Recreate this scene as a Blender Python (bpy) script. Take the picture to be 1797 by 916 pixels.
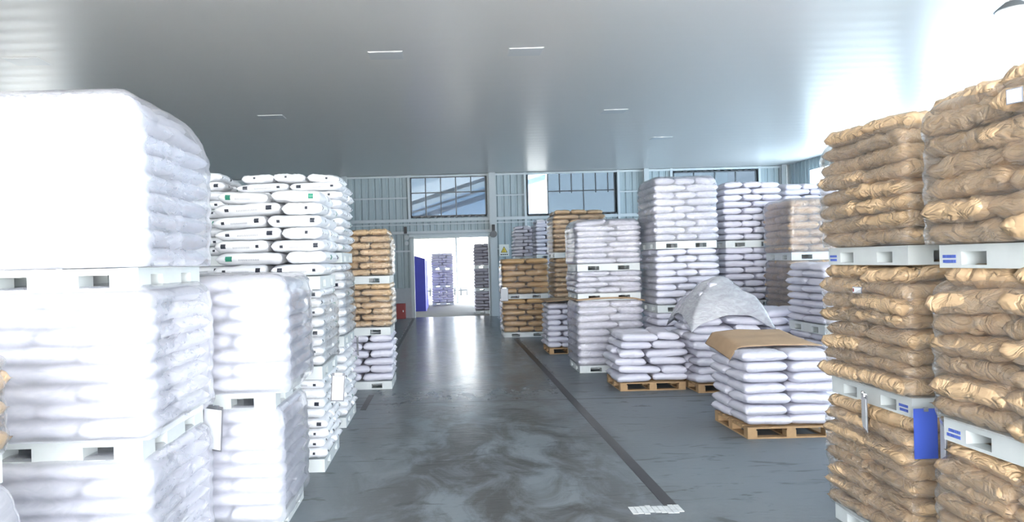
import bpy, bmesh, math, random
from mathutils import Vector, Matrix, noise
R = math.radians
sc = bpy.context.scene
COL = sc.collection
for o in list(bpy.data.objects):
    bpy.data.objects.remove(o)

# ------------------------------------------------------------------ camera
CAM_H = 2.4
cam_d = bpy.data.cameras.new('camera')
cam = bpy.data.objects.new('camera', cam_d)
COL.objects.link(cam)
cam.location = (0, 0, CAM_H)
cam.rotation_euler = (R(90), R(1.5), 0)
cam_d.sensor_width = 36
cam_d.lens = 1200 / 1797 * 36
cam_d.shift_x = (898.5 - 781) / 1797
cam_d.shift_y = 3 / 1797
cam_d.clip_end = 400
sc.camera = cam

# ------------------------------------------------------------------ light
SKY = 5.0
world = bpy.data.worlds.new('world')
sc.world = world
world.use_nodes = True
wn = world.node_tree.nodes
wn['Background'].inputs[0].default_value = (0.92, 0.955, 1.0, 1)
wn['Background'].inputs[1].default_value = SKY

sun_d = bpy.data.lights.new('sun', 'SUN')
sun_d.energy = 28
sun_d.angle = R(2)
sun_d.color = (1, .97, .92)
sun = bpy.data.objects.new('sun', sun_d)
COL.objects.link(sun)
sun.rotation_euler = (R(36), R(0), R(-12))

RX0, RX1, RY0, RY1, RH = -24.0, 15.2, -7.0, 30.3, 6.31      # the hall

def portal(cx, cy, cz, w, h, rot):
    d = bpy.data.lights.new('daylight_portal', 'AREA')
    d.shape = 'RECTANGLE'; d.size = w; d.size_y = h
    d.cycles.is_portal = True
    o = bpy.data.objects.new('daylight_portal', d)
    COL.objects.link(o)
    o.location = (cx, cy, cz); o.rotation_euler = rot
    return o
REAR = (-6.5, 9.5, 0.0, 5.6)            # the loading side behind the camera: x0, x1, z0, z1
portal((REAR[0] + REAR[1]) / 2, RY0 - .05, 2.8, REAR[1] - REAR[0], 5.6, (R(90), 0, 0))
SIDE_WIN = [(1.0, 7.0), (8.5, 14.5), (16, 21.5), (23, 28.5)]      # right wall, y ranges
SIDE_Z = (2.6, 5.9)
for a, b in SIDE_WIN:
    portal(RX1 + .25, (a + b) / 2, sum(SIDE_Z) / 2, SIDE_Z[1] - SIDE_Z[0], b - a, (0, R(90), 0))
sc.view_settings.view_transform = 'Standard'
sc.view_settings.look = 'None'
sc.view_settings.exposure = 1.95
sc.view_settings.gamma = 1
sc.view_settings.use_curve_mapping = False
cy = sc.cycles
cy.max_bounces = 7
cy.diffuse_bounces = 4
cy.glossy_bounces = 3
cy.transmission_bounces = 4
cy.transparent_max_bounces = 16
cy.caustics_reflective = False
cy.caustics_refractive = False
cy.sample_clamp_indirect = 6
cy.use_denoising = True

# ------------------------------------------------------------------ materials
MATS = {}
def nodes_of(name):
    m = bpy.data.materials.new(name)
    m.use_nodes = True
    MATS[name] = m
    nt = m.node_tree
    return m, nt, nt.nodes['Principled BSDF']
def N(nt, t, **kw):
    n = nt.nodes.new(t)
    for k, v in kw.items():
        if k in ('operation', 'blend_type', 'data_type', 'wave_type', 'bands_direction', 'noise_dimensions', 'feature'):
            setattr(n, k, v)
        else:
            n.inputs[k].default_value = v
    return n
def mathn(nt, op, a, b=None, clamp=False):
    n = nt.nodes.new('ShaderNodeMath'); n.operation = op; n.use_clamp = clamp
    for i, v in enumerate((a, b)):
        if v is None: continue
        if isinstance(v, (int, float)): n.inputs[i].default_value = v
        else: nt.links.new(v, n.inputs[i])
    return n.outputs[0]
def mixc(nt, fac, a, b):
    n = nt.nodes.new('ShaderNodeMix'); n.data_type = 'RGBA'
    for s, v in ((n.inputs[0], fac), (n.inputs[6], a), (n.inputs[7], b)):
        if isinstance(v, (int, float)): s.default_value = v
        elif isinstance(v, tuple): s.default_value = v + (1,) if len(v) == 3 else v
        else: nt.links.new(v, s)
    return n.outputs[2]
def ramp(nt, src, lo, hi):
    n = nt.nodes.new('ShaderNodeMapRange')
    nt.links.new(src, n.inputs[0])
    n.inputs[1].default_value = lo; n.inputs[2].default_value = hi
    return n.outputs[0]
def flat(name, col, rough=.5, metal=0, coat=0, noise_amt=0, scale=8, spec=.5):
    m, nt, b = nodes_of(name)
    b.inputs['Roughness'].default_value = rough
    b.inputs['Metallic'].default_value = metal
    b.inputs['Coat Weight'].default_value = coat
    b.inputs['Specular IOR Level'].default_value = spec
    tc = nt.nodes.new('ShaderNodeTexCoord')
    n = N(nt, 'ShaderNodeTexNoise', Scale=scale, Detail=4)
    nt.links.new(tc.outputs['Object'], n.inputs['Vector'])
    k = 1 - noise_amt
    c = mixc(nt, n.outputs['Fac'], tuple(x * k for x in col), tuple(min(1, x * (2 - k)) for x in col))
    nt.links.new(c, b.inputs['Base Color'])
    return m

def sack_material(name, col, rough, bump, coat, crease_scale, marks=False, rnd=.05, crease_d=.012):
    m, nt, b = nodes_of(name)
    tc = nt.nodes.new('ShaderNodeTexCoord')
    oi = nt.nodes.new('ShaderNodeObjectInfo')
    add = nt.nodes.new('ShaderNodeVectorMath'); add.operation = 'ADD'
    sq = nt.nodes.new('ShaderNodeMapping'); sq.inputs['Scale'].default_value = (1, .75, .25)   # sacks are scaled unit cushions: even out the crease size
    nt.links.new(tc.outputs['Object'], sq.inputs[0]); nt.links.new(sq.outputs[0], add.inputs[0])
    comb = nt.nodes.new('ShaderNodeCombineXYZ')
    r10 = mathn(nt, 'MULTIPLY', oi.outputs['Random'], 37.0)
    for i in range(3): nt.links.new(r10, comb.inputs[i])
    nt.links.new(comb.outputs[0], add.inputs[1])
    n1 = N(nt, 'ShaderNodeTexNoise', Scale=crease_scale, Detail=3, Roughness=.5, Distortion=1.2)
    nt.links.new(add.outputs[0], n1.inputs['Vector'])
    ridge = mathn(nt, 'ABSOLUTE', mathn(nt, 'SUBTRACT', n1.outputs['Fac'], .5))
    ridge = mathn(nt, 'MINIMUM', mathn(nt, 'MULTIPLY', ridge, 9.0), 1.0)
    n2 = N(nt, 'ShaderNodeTexNoise', Scale=crease_scale * 4, Detail=2, Roughness=.5)
    nt.links.new(add.outputs[0], n2.inputs['Vector'])
    hh = mathn(nt, 'ADD', mathn(nt, 'MULTIPLY', ridge, .55), mathn(nt, 'ADD', n1.outputs['Fac'], mathn(nt, 'MULTIPLY', n2.outputs['Fac'], .15)))
    bp = nt.nodes.new('ShaderNodeBump'); bp.inputs['Strength'].default_value = bump
    bp.inputs['Distance'].default_value = crease_d
    nt.links.new(hh, bp.inputs['Height'])
    nt.links.new(bp.outputs[0], b.inputs['Normal'])
    v = mathn(nt, 'MULTIPLY_ADD', oi.outputs['Random'], 2 * rnd)
    v_n = v.node; v_n.inputs[2].default_value = 1 - rnd
    vm = nt.nodes.new('ShaderNodeVectorMath'); vm.operation = 'SCALE'
    vm.inputs[0].default_value = col
    nt.links.new(v, vm.inputs['Scale'])
    c = vm.outputs[0]
    if marks:
        # small printed marks: dark square, faint lines of print, green leaf, all on the sack's faces
        geo = nt.nodes.new('ShaderNodeSeparateXYZ')
        nt.links.new(tc.outputs['Object'], geo.inputs[0])
        def box(cx, w, cz, h, axis=0):
            dx = mathn(nt, 'ABSOLUTE', mathn(nt, 'SUBTRACT', geo.outputs[axis], cx))
            dz = mathn(nt, 'ABSOLUTE', mathn(nt, 'SUBTRACT', geo.outputs[2], cz))
            return mathn(nt, 'MULTIPLY', mathn(nt, 'LESS_THAN', dx, w), mathn(nt, 'LESS_THAN', dz, h))
        rr = oi.outputs['Random']
        on1 = mathn(nt, 'GREATER_THAN', rr, .3)
        on2 = mathn(nt, 'LESS_THAN', rr, .3)
        k1 = mathn(nt, 'MULTIPLY', box(.33, .045, .03, .18), on1)
        k2 = mathn(nt, 'MULTIPLY', box(-.30, .03, -.02, .12), on1)
        kx = mathn(nt, 'MULTIPLY', box(.1, .035, .05, .12, 1), on1)
        g = mathn(nt, 'MULTIPLY', box(-.30, .05, 0, .2), on2)
        wv = N(nt, 'ShaderNodeTexWave', Scale=14.0, Distortion=3.0)
        wv.bands_direction = 'X'
        nt.links.new(tc.outputs['Object'], wv.inputs['Vector'])
        line = mathn(nt, 'MULTIPLY', box(0, .16, -.10, .07), mathn(nt, 'GREATER_THAN', wv.outputs['Fac'], .5))
        c = mixc(nt, mathn(nt, 'MULTIPLY', line, .6), c, (.1, .12, .16))
        c = mixc(nt, mathn(nt, 'MAXIMUM', mathn(nt, 'MAXIMUM', k1, k2), kx), c, (.02, .025, .04))
        c = mixc(nt, g, c, (.02, .22, .14))
    nt.links.new(c, b.inputs['Base Color'])
    b.inputs['Roughness'].default_value = rough
    b.inputs['Coat Weight'].default_value = coat
    b.inputs['Coat Roughness'].default_value = .12
    return m
sack_material('white_sack', (.73, .72, .81), .38, .45, .2, 2.2)
sack_material('bright_white_sack', (.78, .78, .87), .38, .4, .2, 2.2)  # lighter white sack: strong daylight on the left stacks put into the colour
sack_material('printed_white_sack', (.84, .85, .88), .36, .4, .2, 2.5, marks=True)
sack_material('brown_paper', (.70, .49, .29), .38, 1.0, .4, 3.4, rnd=.1, crease_d=.02)
sack_material('grey_sack', (.42, .40, .46), .5, .45, .1, 2.2)  # shadow by the door jamb, mixed into the sack colour
sack_material('amber_paper', (.60, .38, .18), .4, .7, .5, 3.0, rnd=.1)

def film_material(name, haze, tint=(.92, .93, .97), bump=.9, con=1.0):
    m = bpy.data.materials.new(name); m.use_nodes = True; MATS[name] = m
    nt = m.node_tree; nt.nodes.clear()
    out = nt.nodes.new('ShaderNodeOutputMaterial')
    tr = nt.nodes.new('ShaderNodeBsdfTransparent')
    pb = nt.nodes.new('ShaderNodeBsdfPrincipled')
    pb.inputs['Base Color'].default_value = tint + (1,)
    pb.inputs['Roughness'].default_value = .16
    pb.inputs['Specular IOR Level'].default_value = .8
    tc = nt.nodes.new('ShaderNodeTexCoord')
    mp = nt.nodes.new('ShaderNodeMapping'); mp.inputs['Scale'].default_value = (1, 1, 2.2)
    nt.links.new(tc.outputs['Object'], mp.inputs[0])
    n = N(nt, 'ShaderNodeTexNoise', Scale=5.5, Detail=3, Roughness=.5, Distortion=2.0)
    nt.links.new(mp.outputs[0], n.inputs['Vector'])
    bp = nt.nodes.new('ShaderNodeBump'); bp.inputs['Strength'].default_value = bump; bp.inputs['Distance'].default_value = .05
    nt.links.new(n.outputs['Fac'], bp.inputs['Height'])
    nt.links.new(bp.outputs[0], pb.inputs['Normal'])
    lw = nt.nodes.new('ShaderNodeFresnel'); lw.inputs[0].default_value = 1.35
    nt.links.new(bp.outputs[0], lw.inputs['Normal'])
    f = mathn(nt, 'ADD', mathn(nt, 'MULTIPLY', lw.outputs[0], .25), mathn(nt, 'ADD', mathn(nt, 'MULTIPLY', ramp(nt, n.outputs['Fac'], .3, .8), haze * 1.6 * con), haze * (1 - con)), clamp=True)
    mx = nt.nodes.new('ShaderNodeMixShader')
    nt.links.new(f, mx.inputs[0]); nt.links.new(tr.outputs[0], mx.inputs[1]); nt.links.new(pb.outputs[0], mx.inputs[2])
    gl = nt.nodes.new('ShaderNodeBsdfGlossy'); gl.inputs['Roughness'].default_value = .13
    nt.links.new(bp.outputs[0], gl.inputs['Normal'])
    fr = nt.nodes.new('ShaderNodeFresnel'); fr.inputs[0].default_value = 1.5
    mx2 = nt.nodes.new('ShaderNodeMixShader')
    nt.links.new(mathn(nt, 'MINIMUM', fr.outputs[0], .35), mx2.inputs[0]); nt.links.new(mx.outputs[0], mx2.inputs[1]); nt.links.new(gl.outputs[0], mx2.inputs[2])
    nt.links.new(mx2.outputs[0], out.inputs[0])
    return m
film_material('film_thick', .36, (.84, .85, .94), bump=.04, con=.12)
film_material('film_hazy', .30, (.68, .68, .74), .3, .4)
film_material('film_tan', .17, (.82, .75, .67), .7, .8)
film_material('film_drape', .62, (.70, .71, .76), .25, .3)
film_material('film_clear', .05, (.8, .8, .8), .5)

flat('pallet_white', (.66, .70, .70), .4, noise_amt=.08)
flat('pallet_wood', (.42, .27, .14), .75, noise_amt=.25, scale=14)
flat('cardboard', (.42, .29, .18), .7, noise_amt=.12)
flat('print_blue', (.10, .16, .55), .5)
flat('ink_grey', (.25, .27, .33), .5)
flat('board_blue', (.075, .14, .62), .35, coat=.3)
flat('board_grey', (.16, .16, .18), .5)
flat('paper', (.80, .82, .86), .5)
flat('steel', (.60, .62, .64), .3, metal=.9)
flat('black_plastic', (.012, .012, .014), .5)
flat('cladding', (.36, .44, .47), .42, noise_amt=.06, scale=1.2)
flat('girt_paint', (.56, .62, .64), .45)
flat('column_paint', (.50, .55, .57), .45)
flat('low_wall', (.42, .45, .48), .6, noise_amt=.08)
flat('window_metal', (.50, .55, .58), .4)
flat('dark_metal', (.06, .07, .08), .4)
flat('red_paint', (.30, .03, .03), .45)
flat('sign_white', (.75, .78, .74), .45)
flat('sign_yellow', (.80, .62, .05), .45)
flat('sign_black', (.01, .01, .01), .5)
flat('tarp_blue', (.035, .045, .42), .5, noise_amt=.15, scale=3)
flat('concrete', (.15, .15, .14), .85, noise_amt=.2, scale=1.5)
flat('outer_wall', (.24, .245, .25), .7)
flat('yard_concrete', (.50, .49, .47), .85, noise_amt=.1, scale=1.5)
flat('outer_blue', (.30, .44, .60), .6)
flat('outer_grey', (.12, .14, .17), .7)
flat('outer_pale', (.55, .60, .64), .7)
flat('roof_sheet', (.85, .86, .88), .5)
flat('canopy_sheet', (.30, .31, .30), .7)
flat('line_black', (.028, .03, .032), .35, noise_amt=.4, scale=3)
flat('line_white', (.62, .65, .66), .5, noise_amt=.3, scale=20)
flat('lamp_glass', (.72, .73, .74), .3)
flat('lamp_shade_grey', (.16, .17, .18), .5)
flat('lamp_body', (.78, .78, .78), .4)

def glass_material(name, tint, gl=.06):
    m = bpy.data.materials.new(name); m.use_nodes = True; MATS[name] = m
    nt = m.node_tree; nt.nodes.clear()
    out = nt.nodes.new('ShaderNodeOutputMaterial')
    tr = nt.nodes.new('ShaderNodeBsdfTransparent'); tr.inputs[0].default_value = tint + (1,)
    g = nt.nodes.new('ShaderNodeBsdfGlossy'); g.inputs['Roughness'].default_value = .05
    mx = nt.nodes.new('ShaderNodeMixShader'); mx.inputs[0].default_value = gl
    nt.links.new(tr.outputs[0], mx.inputs[1]); nt.links.new(g.outputs[0], mx.inputs[2])
    nt.links.new(mx.outputs[0], out.inputs[0])
glass_material('tinted_glass', (.135, .155, .172), .02)
glass_material('side_glass', (.72, .80, .86))
glass_material('dimming_glass', (.42, .43, .44))  # for an added pane that dims daylight through an open window part

# floor: grey epoxy, worn and dirty in the aisle
m, nt, b = nodes_of('epoxy_floor')
tc = nt.nodes.new('ShaderNodeTexCoord')
sp = nt.nodes.new('ShaderNodeSeparateXYZ'); nt.links.new(tc.outputs['Object'], sp.inputs[0])
mp = nt.nodes.new('ShaderNodeMapping'); mp.inputs['Scale'].default_value = (.8, .45, 1)
nt.links.new(tc.outputs['Object'], mp.inputs[0])
n1 = N(nt, 'ShaderNodeTexNoise', Scale=1.9, Detail=8, Roughness=.68, Distortion=.8); nt.links.new(mp.outputs[0], n1.inputs['Vector'])
n2 = N(nt, 'ShaderNodeTexNoise', Scale=6, Detail=6, Roughness=.7); nt.links.new(mp.outputs[0], n2.inputs['Vector'])
mp3 = nt.nodes.new('ShaderNodeMapping'); mp3.inputs['Scale'].default_value = (1.0, 3.2, 1)
nt.links.new(tc.outputs['Object'], mp3.inputs[0])
n3 = N(nt, 'ShaderNodeTexNoise', Scale=1.6, Detail=4, Roughness=.6, Distortion=.8); nt.links.new(mp3.outputs[0], n3.inputs['Vector'])
aisle = mathn(nt, 'SUBTRACT', 1.0, ramp(nt, mathn(nt, 'ABSOLUTE', mathn(nt, 'SUBTRACT', sp.outputs[0], .55)), .7, 2.1))
st = mathn(nt, 'MULTIPLY', ramp(nt, n1.outputs['Fac'], .38, .56), aisle)
scr = ramp(nt, n3.outputs['Fac'], .585, .66)
c = mixc(nt, n2.outputs['Fac'], (.150, .178, .20), (.215, .243, .265))
c = mixc(nt, mathn(nt, 'MULTIPLY', st, .85), c, (.052, .050, .045))
c = mixc(nt, mathn(nt, 'MULTIPLY', scr, .6), c, (.05, .052, .052))
jn = mathn(nt, 'ABSOLUTE', mathn(nt, 'SUBTRACT', sp.outputs[1], 11.75))
jn = mathn(nt, 'ADD', jn, mathn(nt, 'MULTIPLY', n2.outputs['Fac'], .03))
c = mixc(nt, mathn(nt, 'MULTIPLY', mathn(nt, 'LESS_THAN', jn, .045), .7), c, (.03, .03, .03))
nt.links.new(c, b.inputs['Base Color'])
wet = ramp(nt, mathn(nt, 'ADD', sp.outputs[1], mathn(nt, 'MULTIPLY', n1.outputs['Fac'], 5.0)), 11.5, 17.5)
wet = mathn(nt, 'MULTIPLY', wet, mathn(nt, 'SUBTRACT', 1.0, ramp(nt, mathn(nt, 'ABSOLUTE', mathn(nt, 'SUBTRACT', sp.outputs[0], .35)), 1.5, 2.3)))
rg = mathn(nt, 'ADD', mathn(nt, 'MULTIPLY', n2.outputs['Fac'], .20), mathn(nt, 'SUBTRACT', .34, mathn(nt, 'MULTIPLY', wet, .30)))
nt.links.new(mathn(nt, 'ADD', mathn(nt, 'MULTIPLY', wet, .35), .22), b.inputs['Specular IOR Level'])
nt.links.new(rg, b.inputs['Roughness'])
mp2 = nt.nodes.new('ShaderNodeMapping'); mp2.inputs['Scale'].default_value = (1, 3.5, 1)
nt.links.new(tc.outputs['Object'], mp2.inputs[0])
n4 = N(nt, 'ShaderNodeTexNoise', Scale=4.5, Detail=5, Roughness=.6); nt.links.new(mp2.outputs[0], n4.inputs['Vector'])
bp = nt.nodes.new('ShaderNodeBump'); bp.inputs['Distance'].default_value = .035
nt.links.new(mathn(nt, 'ADD', mathn(nt, 'MULTIPLY', wet, .85), .15), bp.inputs['Strength'])
nt.links.new(n4.outputs['Fac'], bp.inputs['Height']); nt.links.new(bp.outputs[0], b.inputs['Normal'])

# ceiling: glossy white metal panels with cross ribs
m, nt, b = nodes_of('ceiling_panel')
tc = nt.nodes.new('ShaderNodeTexCoord')
sp = nt.nodes.new('ShaderNodeSeparateXYZ'); nt.links.new(tc.outputs['Object'], sp.inputs[0])
wv = mathn(nt, 'SINE', mathn(nt, 'MULTIPLY', sp.outputs[1], 2 * math.pi / .5))
n1 = N(nt, 'ShaderNodeTexNoise', Scale=.5, Detail=3); nt.links.new(tc.outputs['Object'], n1.inputs['Vector'])
h = mathn(nt, 'ADD', mathn(nt, 'MULTIPLY', wv, .22), mathn(nt, 'MULTIPLY', n1.outputs['Fac'], 1.2))
bp = nt.nodes.new('ShaderNodeBump'); bp.inputs['Strength'].default_value = .5; bp.inputs['Distance'].default_value = .012
nt.links.new(h, bp.inputs['Height']); nt.links.new(bp.outputs[0], b.inputs['Normal'])
b.inputs['Base Color'].default_value = (.82, .80, .78, 1)
b.inputs['Roughness'].default_value = .33
b.inputs['Metallic'].default_value = .18
b.inputs['Specular IOR Level'].default_value = .7

# ------------------------------------------------------------------ mesh helpers
class MB:
    def __init__(s): s.v = []; s.f = []
    def box(s, x0, x1, y0, y1, z0, z1):
        b = len(s.v)
        s.v += [(x, y, z) for z in (z0, z1) for y in (y0, y1) for x in (x0, x1)]
        s.f += [tuple(b + i for i in q) for q in ((0, 2, 3, 1), (4, 5, 7, 6), (0, 1, 5, 4), (2, 6, 7, 3), (0, 4, 6, 2), (1, 3, 7, 5))]
        return s
    def quad(s, *p):
        b = len(s.v); s.v += list(p); s.f.append(tuple(range(b, b + len(p)))); return s
    def cyl(s, p0, p1, r0, r1=None, n=12):
        r1 = r0 if r1 is None else r1
        p0, p1 = Vector(p0), Vector(p1); d = (p1 - p0).normalized()
        a = d.orthogonal().normalized(); c = d.cross(a)
        b = len(s.v)
        for p, r in ((p0, r0), (p1, r1)):
            for i in range(n):
                t = 2 * math.pi * i / n
                s.v.append(tuple(p + (a * math.cos(t) + c * math.sin(t)) * r))
        for i in range(n):
            j = (i + 1) % n
            s.f.append((b + i, b + j, b + n + j, b + n + i))
        s.f.append(tuple(b + i for i in reversed(range(n)))); s.f.append(tuple(b + n + i for i in range(n)))
        return s
    def mesh(s, name):
        me = bpy.data.meshes.new(name); me.from_pydata(s.v, [], s.f); me.update(); return me
    def obj(s, name, mat, parent=None, loc=None, bevel=0, smooth=False):
        me = s.mesh(name); me.materials.append(MATS[mat])
        o = bpy.data.objects.new(name, me); COL.objects.link(o)
        if bevel:
            bm = bmesh.new(); bm.from_mesh(me)
            bmesh.ops.remove_doubles(bm, verts=bm.verts, dist=1e-5)
            bmesh.ops.bevel(bm, geom=list(bm.edges), offset=bevel, segments=2, affect='EDGES', clamp_overlap=True)
            bm.to_mesh(me); bm.free()
        if smooth:
            for p in me.polygons: p.use_smooth = True
        if loc: o.location = loc
        if parent: o.parent = parent
        return o
def tag(o, label, cat, group=None):
    o['label'] = label; o['category'] = cat
    if group: o['group'] = group
    return o
def struct(o): o['kind'] = 'structure'; return o
def empty(name, loc=(0, 0, 0), rz=0):
    o = bpy.data.objects.new(name, None); COL.objects.link(o); o.location = loc; o.rotation_euler = (0, 0, rz); return o
def copy_tree(o, parent=None):
    c = o.copy(); COL.objects.link(c); c.parent = parent
    for ch in o.children: copy_tree(ch, c)
    return c

# ------------------------------------------------------------------ the hall
struct(MB().box(RX0 - .3, RX1 + .3, RY0 - .3, RY1 + .15, -.2, 0).obj('floor', 'epoxy_floor'))
struct(MB().box(RX0 - .3, RX1 + .3, RY0 - .3, RY1 + .3, RH, RH + .25).obj('ceiling', 'ceiling_panel'))

def ribbed(mb, x0, x1, z0, z1, y, pitch=.3, depth=.035):
    """Trapezoid cladding sheet in the plane y, facing -y."""
    if x1 - x0 < .02 or z1 - z0 < .02: return
    xs = []
    k0 = math.floor(x0 / pitch)
    x = k0 * pitch
    while x < x1:
        for dx, d in ((0, 0), (.17, 0), (.20, depth), (.27, depth)):
            xx = x + dx
            if x0 < xx < x1: xs.append((xx, d))
        x += pitch
    xs = [(x0, 0)] + xs + [(x1, 0)]
    for (a, da), (c, dc) in zip(xs, xs[1:]):
        mb.quad((a, y + da, z0), (c, y + dc, z0), (c, y + dc, z1), (a, y + da, z1))
def wall_with_holes(mb, x0, x1, z0, z1, y, holes):
    """Split the sheet round the openings (hx0, hx1, hz0, hz1)."""
    cuts = sorted({x0, x1} | {h[0] for h in holes} | {h[1] for h in holes})
    for a, c in zip(cuts, cuts[1:]):
        mid = (a + c) / 2
        hs = sorted((h[2], h[3]) for h in holes if h[0] < mid < h[1])
        z = z0
        for lo, hi in hs:
            ribbed(mb, a, c, z, lo, y); z = hi
        ribbed(mb, a, c, z, z1, y)
DOOR = (-1.36, 1.93, 0, 3.50)
WIN1 = (-1.45, 1.90, 4.46, 6.22)
WIN2 = (3.72, 7.62, 4.42, 6.27)
WIN3 = (10.2, 13.9, 4.42, 6.15)
WIN4 = (-21.0, -16.0, 4.4, 6.2)
DOOR2 = (-19.8, -16.9, 0, 3.0)
mb = MB()
wall_with_holes(mb, RX0, RX1, 0, RH, RY1, [DOOR, DOOR2, WIN1, WIN2, WIN3, WIN4])
# outer sheet gives the wall its thickness
struct(mb.obj('wall_back', 'cladding'))
mb = MB()
def solid_holes(mb, x0, x1, z0, z1, y0, y1, holes, swap=False):
    cuts = sorted({x0, x1} | {h[0] for h in holes} | {h[1] for h in holes})
    for a, c in zip(cuts, cuts[1:]):
        mid = (a + c) / 2
        z = z0
        for lo, hi in sorted((h[2], h[3]) for h in holes if h[0] < mid < h[1]) + [(z1, z1)]:
            if lo - z > .01:
                if swap: mb.box(y0, y1, a, c, z, lo)
                else: mb.box(a, c, y0, y1, z, lo)
            z = hi
solid_holes(mb, RX0, RX1, 0, RH, RY1 + .06, RY1 + .16, [DOOR, DOOR2, WIN1, WIN2, WIN3, WIN4])
struct(mb.obj('wall_back_outer_face', 'low_wall'))
# right wall: ribbed sheet with long windows
mb = MB()
solid_holes(mb, RY0, RY1 + .2, 0, RH, RX1 + .05, RX1 + .2, [(a, c, SIDE_Z[0], SIDE_Z[1]) for a, c in SIDE_WIN], swap=True)
solid = struct(mb.obj('wall_right', 'cladding'))
mb = MB()
k = RY0
while k < RY1 - .3:
    for z0, z1 in (((0, SIDE_Z[0]), (SIDE_Z[1], RH)) if any(a - .05 < k + .04 < c + .05 for a, c in SIDE_WIN) else ((0, RH),)):
        mb.box(RX1 + .01, RX1 + .05, k, k + .08, z0, z1)
    k += .3
ribs = mb.obj('cladding_ribs', 'cladding'); ribs.parent = solid
mb = MB(); mb.box(RX0 - .2, RX0, RY0, RY1 + .2, 0, RH)
struct(mb.obj('wall_left', 'cladding'))
mb = MB(); solid_holes(mb, RX0, RX1, 0, RH, RY0 - .2, RY0, [REAR])
struct(mb.obj('wall_front', 'cladding'))

def window(n, x0, x1, z0, z1, y, verts, horiz, mat_frame='window_metal', glass='tinted_glass', open_part=None, side=False):
    """A framed window; verts and horiz are the fractions of its glazing bars."""
    root = struct(empty(f'window_{n}'))
    mb = MB(); t = .05
    def bx(a, c, lo, hi, d=.06):
        if side: mb.box(y - d / 2, y + d / 2, a, c, lo, hi)
        else: mb.box(a, c, y - d / 2, y + d / 2, lo, hi)
    bx(x0 - t, x0 + t, z0, z1); bx(x1 - t, x1 + t, z0, z1); bx(x0, x1, z0 - t, z0 + t); bx(x0, x1, z1 - t, z1 + t)
    for f in verts: xx = x0 + f[0] * (x1 - x0); bx(xx - .025, xx + .025, z0 + f[1] * (z1 - z0), z0 + f[2] * (z1 - z0), .04)
    for f in horiz: zz = z0 + f[0] * (z1 - z0); bx(x0 + f[1] * (x1 - x0), x0 + f[2] * (x1 - x0), zz - .025, zz + .025, .045)
    mb.obj('window_frame', mat_frame, root)
    g0 = x0 if open_part is None else x0 + open_part * (x1 - x0)
    g = MB()
    if side: g.box(y + .01, y + .02, g0, x1, z0, z1)
    else: g.box(g0, x1, y + .01, y + .02, z0, z1)
    g.obj('glass', glass, root)
    if open_part is not None:
        MB().box(x0, g0, y + .01, y + .02, z0, z1).obj('glass', 'dimming_glass', root)  # pane added across the open part to weaken its beam on the ceiling
    return root
yb = RY1 + .03
window(1, *WIN1, yb, [(.2, 0, 1), (.4, 0, 1), (.6, 0, 1), (.8, .55, 1)], [(.60, 0, 1)], 'dark_metal')
window(2, *WIN2, yb, [(.235, 0, 1), (.37, .5, 1), (.505, .5, 1), (.64, 0, 1), (.78, .5, 1), (.92, .5, 1)], [(.55, .235, 1)], 'dark_metal', open_part=.235)
window(3, *WIN3, yb, [(.25, 0, 1), (.5, 0, 1), (.75, 0, 1)], [(.5, 0, 1)], 'dark_metal')
window(4, *WIN4, yb, [(.33, 0, 1), (.66, 0, 1)], [(.5, 0, 1)], glass='side_glass')
for i, (a, c) in enumerate(SIDE_WIN):
    window(5 + i, a, c, SIDE_Z[0], SIDE_Z[1], RX1 + .1, [(f / 5, 0, 1) for f in range(1, 5)], [(.4, 0, 1)], glass='side_glass', side=True)

# steelwork on the far wall: columns and girts
tn = [0]
def trim(mb, mat):
    tn[0] += 1
    return struct(mb.obj(f'trim_{tn[0]}', mat, bevel=0))
for x, w in ((-4.35, .26), (2.16, .30), (8.95, .22), (-12, .26), (15.0, .2)):
    mb = MB().box(x - w / 2, x + w / 2, RY1 - .26, RY1 - .24, 0, RH).box(x - w / 2, x + w / 2, RY1 - .04, RY1 - .02, 0, RH).box(x - .01, x + .01, RY1 - .24, RY1 - .04, 0, RH)
    trim(mb, 'column_paint')
for x in (-1.52, 1.98, 3.62, 7.75, 10.1, 14.0):
    lo = 4.3 if x < 2 else 0
    trim(MB().box(x - .05, x + .05, RY1 - .10, RY1, lo, RH), 'girt_paint')
def girt(x0, x1, z, h=.07):
    trim(MB().box(x0, x1, RY1 - .09, RY1 - .08, z - h / 2, z + h / 2).box(x0, x1, RY1 - .09, RY1, z + h / 2 - .01, z + h / 2), 'girt_paint')
girt(RX0, -1.6, 5.30); girt(2.0, 3.6, 5.32); girt(7.8, 10.0, 5.34); girt(14.0, RX1, 5.34)
girt(RX0, RX1, 4.30, .14); girt(RX0, RX1, 4.12, .06)
girt(RX0, -1.5, 2.95); girt(2.1, RX1, 2.95); girt(RX0, RX1, RH - .06, .10)
trim(MB().box(-2.3, 2.2, RY1 - .16, RY1, 3.70, 3.82), 'column_paint')
# low block walls either side of the door
trim(MB().box(-4.2, -1.52, RY1 - .12, RY1 - .0, 0, 1.32), 'low_wall')
trim(MB().box(2.1, 5.0, RY1 - .12, RY1 - .0, 0, 1.32), 'low_wall')

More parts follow.
